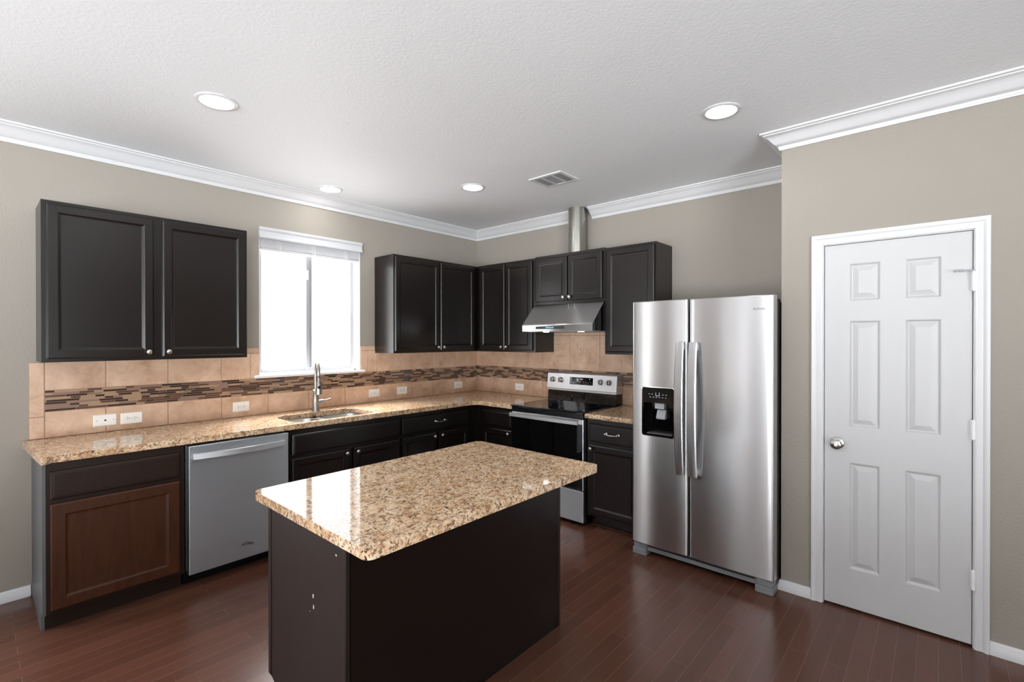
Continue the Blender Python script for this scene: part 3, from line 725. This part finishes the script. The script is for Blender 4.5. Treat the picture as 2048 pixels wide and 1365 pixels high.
for k in range(26):
    u = 1.395 + random.random() * 0.235; z = 1.088 + random.random() * 0.028; box(bm, TC, u, u + 0.004 + random.random() * 0.005, 0.0012, 0.0021, z, z + 0.0022)
obj('button_marks', bm, 'mark', cp)
for u in (1.186, 1.280, 1.722, 1.808):
    o = TC(u, 0, 1.118); ax = Vector((-1, 0, 0.11))
    bm = B(); lathe(bm, o, ax, [(0.026, 0), (0.026, 0.004), (0.0235, 0.006), (0.0215, 0.026), (0.020, 0.028), (0, 0.028)], 24); kb = obj('control_knob', bm, 'faucet', cp, 40)
    obj('grip', bx(TC, u - 0.004, u + 0.004, 0.026, 0.034, 1.098, 1.138, bev=0.002), 'badge', kb)

# ------------------------------------------------------------------ hood and duct
hd = thing('range_hood', 'slanted stainless under-cabinet range hood above the stove', 'range hood', TS(1.49, 0.25, 1.575))
HL, HR = 1.1140, 1.8700
bm = B(); P = [(0.011, 1.578), (0.500, 1.578), (0.500, 1.632), (0.497, 1.640), (0.488, 1.650), (0.318, 1.8280), (0.011, 1.8280)]
prism(bm, TS, P, HL, HR, 'u')
ed = [e for e in bm.edges if all(abs(v.co.x + 0.5) < 0.0035 for v in e.verts) and abs(e.verts[0].co.y - e.verts[1].co.y) < 1e-6]
obj('canopy', bm, 'steel_hood', hd)
obj('filter_panel', bx(TS, HL + 0.03, HR - 0.03, 0.04, 0.47, 1.574, 1.5778), 'lgrey', hd)
for u in (1.30, 1.68):
    bm = B(); lathe(bm, TS(u, 0.38, 1.5742), (0, 0, -1), [(0.028, 0), (0.028, 0.0015), (0.02, 0.003), (0, 0.003)], 20); obj('lamp_lens', bm, 'hoodlamp', hd)
pn = obj('control_strip', bx(TS, 1.272, 1.585, 0.5003, 0.502, 1.597, 1.622, bev=0.0006), 'strip', hd, None, 'dark grey touch control strip')
obj('display', bx(TS, 1.385, 1.475, 0.5021, 0.5026, 1.605, 1.614), 'lcd', pn)
for u in (HL - 0.0012, HR + 0.0002):  # thin plates added to carry the dark reflection on the hood ends
    bm = B(); prism(bm, TS, [(0.011, 1.579), (0.47, 1.579), (0.47, 1.664), (0.318, 1.826), (0.011, 1.826)], u, u + 0.001, 'u'); obj('side_panel', bm, 'hoodside', hd)
bm = B(); DC = (-0.104, -1.454); DR = 0.082
lathe(bm, (DC[0], DC[1], 2.291), (0, 0, 1), [(DR, 0), (DR, H - 2.2915), ], 40)
tag(obj('exhaust_duct', bm, 'duct', None, 60), 'round galvanised metal exhaust pipe rising from the short cabinet to the ceiling', 'duct')

# ------------------------------------------------------------------ fridge
FU0, FU1, FV, FZ0, FZ1 = 2.380, 3.284, 0.797, 0.086, 1.768
fr = thing('refrigerator', 'tall stainless side-by-side refrigerator with ice and water dispenser', 'refrigerator', TS(2.83, 0.4, 0))
obj('cabinet', bx(TS, FU0 + 0.004, FU1 - 0.004, 0.05, 0.712, 0.03, 1.735, bev=0.004), 'dgrey', fr)
def fdoor(u0, u1, z0, z1, hole=None):
    bm = B(); vb = 0.722; N = 20
    base_us = [u0, u0 + 0.003, u0 + 0.008] + [u0 + 0.015 + (u1 - u0 - 0.03) * k / N for k in range(N + 1)] + [u1 - 0.008, u1 - 0.003, u1]
    if hole: base_us = [x for x in base_us if min(abs(x - hole[0]), abs(x - hole[1])) > 0.004] + [hole[0], hole[1]]
    us = sorted(base_us)
    zs = sorted([z0, z0 + 0.004] + [z0 + (z1 - z0) * k / 10 for k in range(1, 10)] + [z1 - 0.004, z1] + (list(hole[2:]) if hole else []))
    uc, hw = (u0 + u1) / 2, (u1 - u0) / 2
    def vf(u, z):
        s = min(u - u0, u1 - u); r = 0.012
        e_ = 0 if s >= r else r - math.sqrt(max(0, r * r - (r - s) ** 2))
        zz = min(z - z0, z1 - z); ez = 0 if zz >= 0.004 else 0.004 - zz
        return FV - 0.006 + 0.010 * (1 - ((u - uc) / hw) ** 2) - e_ - ez
    g = {}
    for i, u in enumerate(us):
        for j, z in enumerate(zs): g[i, j] = bm.verts.new(TS(u, vf(u, z), z))
    for i in range(len(us) - 1):
        for j in range(len(zs) - 1):
            if hole and us[i] >= hole[0] - 1e-6 and us[i + 1] <= hole[1] + 1e-6 and zs[j] >= hole[2] - 1e-6 and zs[j + 1] <= hole[3] + 1e-6: continue
            bm.faces.new((g[i, j], g[i + 1, j], g[i + 1, j + 1], g[i, j + 1]))
    bd = [(i, 0) for i in range(len(us))] + [(len(us) - 1, j) for j in range(1, len(zs))] + [(i, len(zs) - 1) for i in range(len(us) - 2, -1, -1)] + [(0, j) for j in range(len(zs) - 2, 0, -1)]
    bk_ = {k: bm.verts.new(TS(us[k[0]], vb, zs[k[1]])) for k in bd}
    for p, q in zip(bd, bd[1:] + bd[:1]): bm.faces.new((g[p], g[q], bk_[q], bk_[p]))
    bm.faces.new([bk_[k] for k in bd])
    return bm
DH = (2.461, 2.689, 0.845, 1.178)
ld = obj('door', fdoor(FU0, 2.776, FZ0, FZ1, DH), 'steel', fr, 35)
rd = obj('door', fdoor(2.787, FU1, FZ0, FZ1), 'steel', fr, 35)
# dispenser
bm = B(); q = lambda *p: bm.faces.new([bm.verts.new(TS(*c)) for c in p])
a, b, c, d = DH
v1, v2 = FV + 0.003, 0.728
box(bm, TS, a, b, v2, v2 + 0.004, c, d); 
for u0, u1, z0, z1 in ((a, a + 0.010, c, d), (b - 0.010, b, c, d), (a + 0.010, b - 0.010, c, c + 0.012), (a + 0.010, b - 0.010, 1.072, d)):
    box(bm, TS, u0, u1, v2 + 0.004, v1, z0, z1)
dp = obj('dispenser', bm, 'blackgl', ld, None, 'glossy black ice and water dispenser')
bm = B(); R0 = rounded(a - 0.003, b + 0.003, c - 0.003, d + 0.003, 0.018); R1 = rounded(a + 0.001, b - 0.001, c + 0.001, d - 0.001, 0.015)
A_ = [bm.verts.new(TS(u, v1 + 0.0015, z)) for u, z in R0]; C_ = [bm.verts.new(TS(u, v1 + 0.003, z)) for u, z in R1]; D_ = [bm.verts.new(TS(u, v1 - 0.004, z)) for u, z in R0]; E_ = [bm.verts.new(TS(u, v1 - 0.004, z)) for u, z in R1]
n = len(A_)
for k in range(n):
    k2 = (k + 1) % n
    for P_, Q_ in ((A_, C_), (C_, E_), (E_, D_), (D_, A_)): bm.faces.new((P_[k], P_[k2], Q_[k2], Q_[k]))
# dispenser parts sit two levels below the door, so they hang on the refrigerator itself
obj('dispenser_trim', bm, 'bright', fr, 35)
bm = B(); uc = (a + b) / 2
for k, du in enumerate((-0.062, -0.042, 0.036, 0.058)): box(bm, TS, uc + du - 0.005, uc + du + 0.005, v1, v1 + 0.0006, 1.129, 1.132)
for k in range(6): box(bm, TS, uc - 0.055 + k * 0.022 - 0.004, uc - 0.055 + k * 0.022 + 0.004, v1, v1 + 0.0006, 1.109, 1.113)
box(bm, TS, uc - 0.017, uc - 0.014, v1, v1 + 0.0006, 1.120, 1.144); box(bm, TS, uc + 0.008, uc + 0.011, v1, v1 + 0.0006, 1.120, 1.144); box(bm, TS, uc - 0.014, uc + 0.008, v1, v1 + 0.0006, 1.120, 1.123)
obj('control_marks', bm, 'mark', fr)
obj('ice_chute', bx(TS, uc - 0.034, uc + 0.034, 0.733, 0.778, 1.030, 1.0715, bev=0.004), 'lgrey', fr)
bm = B(); prism(bm, TS, [(0.736, 0.965), (0.766, 0.958), (0.772, 0.966), (0.752, 1.020), (0.736, 1.024)], uc - 0.026, uc + 0.036, 'u'); obj('paddle', bm, 'lgrey', fr)
obj('drip_tray', bx(TS, a + 0.03, b - 0.02, 0.733, 0.795, c + 0.0125, c + 0.019, bev=0.002), 'grey', fr)
def fhandle(u0, u1, door):
    bm = B(); R = []; n = 26; z0, z1 = 0.622, 1.487
    for k in range(n + 1):
        t = k / n; z = z0 + (z1 - z0) * t; v = 0.822 + 0.034 * math.sin(PI * t) ** 0.8; hw = 0.0255 + 0.003 * math.sin(PI * t); uc_ = (u0 + u1) / 2; th = 0.013
        R.append([bm.verts.new(TS(uc_ + x, v + y, z)) for x, y in ((-hw, 0), (-hw, th * 0.7), (-hw + 0.005, th), (hw - 0.005, th), (hw, th * 0.7), (hw, 0))])
    for A, C in zip(R, R[1:]):
        for k in range(6): bm.faces.new((A[k], A[(k + 1) % 6], C[(k + 1) % 6], C[k]))
    bm.faces.new(R[0]); bm.faces.new(R[-1])
    for z in (0.65, 1.455): box(bm, TS, (u0 + u1) / 2 - 0.014, (u0 + u1) / 2 + 0.014, 0.786, 0.832, z - 0.02, z + 0.02)
    obj('handle', bm, 'steel', door, 30)
fhandle(2.712, 2.768, ld); fhandle(2.796, 2.852, rd)
bm = B(); text(bm, 'WHIRLPOOL', TS, 3.190, FV - 0.0005, 1.686, 0.0165, 0.0015); obj('badge', bm, 'badge', rd)
obj('grille', bx(TS, FU0 + 0.10, FU1 - 0.10, 0.715, 0.765, 0.032, 0.078, bev=0.003), 'fgrey', fr)
bm = B(); 
for k in range(3): box(bm, TS, FU0 + 0.11, FU1 - 0.11, 0.7655, 0.769, 0.062 + k * 0.005, 0.0645 + k * 0.005)
obj('grille_slats', bm, 'hole', fr)
for u in (FU0 + 0.003, FU1 - 0.103):
    bm = B(); box(bm, TS, u, u + 0.10, 0.69, 0.790, 0.0, 0.042, bev=0.004); box(bm, TS, u + 0.004, u + 0.096, 0.70, 0.778, 0.042, 0.082, bev=0.003); obj('foot_cover', bm, 'fgrey', fr)
for u in (FU0 + 0.05, FU1 - 0.05): obj('hinge_cover', bx(TS, u - 0.04, u + 0.04, 0.60, 0.735, 1.7355, 1.752, bev=0.004), 'dgrey', fr)

# ------------------------------------------------------------------ pantry door
bm = B()
cols = ((3.627, 3.767), (3.869, 4.012)); rows = ((0.229, 0.822), (1.018, 1.610), (1.718, 1.927))
slab(bm, TP, 3.512, 4.124, 0.012, 2.037, -0.040, -0.005, [(u0, u1, z0, z1) for u0, u1 in cols for z0, z1 in rows], [(0.004, 0.001), (0.012, 0.011), (0.017, 0.0115), (0.042, 0.0025)], 0.002, 0.002)
d1 = struct(obj('door_1', bm, 'door'), 'white six-panel pantry door with a round satin knob', 'door')
bm = B(); o = TP(3.575, -0.005, 0.922)
lathe(bm, o, (-1, 0, 0), [(0.032, 0), (0.032, 0.004), (0.026, 0.008), (0.012, 0.012), (0.011, 0.03), (0.020, 0.036), (0.028, 0.046), (0.028, 0.056), (0.022, 0.062), (0.010, 0.064), (0.009, 0.062), (0, 0.062)], 28)
obj('door_knob', bm, 'chrome', d1, 40)
for z in (0.335, 1.065, 1.790):
    bm = B(); lathe(bm, TP(4.1275, 0.010, z - 0.045), (0, 0, 1), [(0.004, -0.005), (0.0075, 0), (0.0075, 0.09), (0.004, 0.095)], 14)
    box(bm, TP, 4.118, 4.130, -0.0045, -0.002, z - 0.045, z + 0.045)
    obj('hinge', bm, 'vinyl', d1)
bm = B(); tube(bm, [TP(4.1275, 0.010, 1.842), TP(4.112, 0.018, 1.842), TP(4.075, 0.026, 1.841)], 0.0035, 8); lathe(bm, TP(4.090, 0.024, 1.841), TP(4.05, 0.032, 1.841) - TP(4.090, 0.024, 1.841), [(0.0065, 0), (0.0065, 0.014), (0.004, 0.015), (0.004, 0.024), (0.006, 0.026), (0.006, 0.034), (0, 0.035)], 12); box(bm, TP, 4.106, 4.134, 0.004, 0.016, 1.8365, 1.8395)
obj('hinge_stop', bm, 'lgrey', d1, None, 'small metal hinge pin door stop')
bm = B()
for u0, u1, z0, z1 in ((DU0 + 0.0005, 3.5095, 0, 2.0395), (4.1265, DU1 - 0.0005, 0, 2.0395), (DU0 + 0.0005, DU1 - 0.0005, 2.0395, DZ - 0.0005)): box(bm, TP, u0, u1, -0.119, -0.0005, z0, z1)
struct(obj('trim_5', bm, 'trim'), 'white door jamb around the pantry door', 'door jamb')
bm = B(); ui, uj, zi = 3.505, 4.131, 2.0435; rs = []
for dd, vv in ((0, 0.0005), (0, 0.010), (0.004, 0.0125), (0.012, 0.0135), (0.020, 0.011), (0.030, 0.011), (0.036, 0.016), (0.044, 0.019), (0.053, 0.019), (0.055, 0.017), (0.055, 0.0005)):
    rs.append([bm.verts.new(TP(ui - dd, vv, 0)), bm.verts.new(TP(ui - dd, vv, zi + dd)), bm.verts.new(TP(uj + dd, vv, zi + dd)), bm.verts.new(TP(uj + dd, vv, 0))])
for A, C in zip(rs, rs[1:] + rs[:1]):
    for k in range(3): bm.faces.new((A[k], A[k + 1], C[k + 1], C[k]))
bm.faces.new([r[0] for r in rs]); bm.faces.new([r[3] for r in rs])
struct(obj('trim_6', bm, 'trim', None, 25), 'white moulded casing around the pantry door', 'door casing')

# ------------------------------------------------------------------ ceiling fixtures
def can(x, y, label):
    t = thing('recessed_light', label, 'ceiling light', (x, y, H), 'recessed ceiling lights')
    bm = B(); lathe(bm, (x, y, H), (0, 0, -1), [(0.097, 0.0002), (0.097, 0.003), (0.090, 0.007), (0.078, 0.007), (0.076, 0.003), (0.076, 0.0002)], 40, False); obj('trim_ring', bm, 'trim', t, 40)
    bm = B(); lathe(bm, (x, y, H), (0, 0, -1), [(0.0755, 0.0004), (0.0755, 0.004), (0, 0.0045)], 40); obj('lens', bm, 'lamp', t, 40)
can(-3.050, -1.212, 'large-looking lit recessed light at the left of the ceiling')
can(-1.940, -0.280, 'lit recessed light near the crown moulding above the window')
can(-1.202, -1.187, 'lit recessed light beside the air vent')
can(-1.214, -3.122, 'lit recessed light in front of the fridge near the pantry wall')
for x, y in ((-3.05, -3.12), (-5.2, -1.2), (-5.2, -3.2), (-5.2, -5.4), (-3.05, -5.4), (-1.4, -5.4)): can(x, y, 'lit recessed light added on the ceiling outside the view')  # unseen lamps added to brighten counters and floor
vt = thing('air_vent', 'white rectangular air vent in the ceiling near the duct', 'vent', (-0.92, -1.79, H))
bm = B(); x0, x1, y0, y1 = -1.045, -0.797, -1.942, -1.640
slabs = ((x0, x1, y0, y0 + 0.028), (x0, x1, y1 - 0.028, y1), (x0, x0 + 0.028, y0 + 0.028, y1 - 0.028), (x1 - 0.028, x1, y0 + 0.028, y1 - 0.028), (x0 + 0.028, x1 - 0.028, y0 + 0.098, y0 + 0.110), (x0 + 0.028, x1 - 0.028, y1 - 0.110, y1 - 0.098))
for q_ in slabs: box(bm, TI, *q_, H - 0.008, H - 0.0003)
obj('frame', bm, 'trim', vt)
obj('backing', bx(TI, x0 + 0.02, x1 - 0.02, y0 + 0.02, y1 - 0.02, H - 0.0022, H - 0.0004), 'hole', vt)
for k in range(3):
    ya, yb = ((y0 + 0.028, y0 + 0.098), (y0 + 0.110, y1 - 0.110), (y1 - 0.098, y1 - 0.028))[k]
    if k == 1:
        n = 9
        for j in range(n):
            xx = x0 + 0.032 + j * (x1 - x0 - 0.064) / n; bm = B(); prism(bm, TI, [(xx, ya), (xx + 0.011, ya), (xx + 0.011, yb), (xx, yb)], H - 0.0075, H - 0.006); obj('louvre', bm, 'lgrey', vt)
    else:
        n = 5
        for j in range(n):
            yy = ya + 0.002 + j * (yb - ya) / n; bm = B(); prism(bm, TI, [(x0 + 0.028, yy), (x1 - 0.028, yy), (x1 - 0.028, yy + 0.0075), (x0 + 0.028, yy + 0.0075)], H - 0.0075, H - 0.006); obj('louvre', bm, 'lgrey', vt)
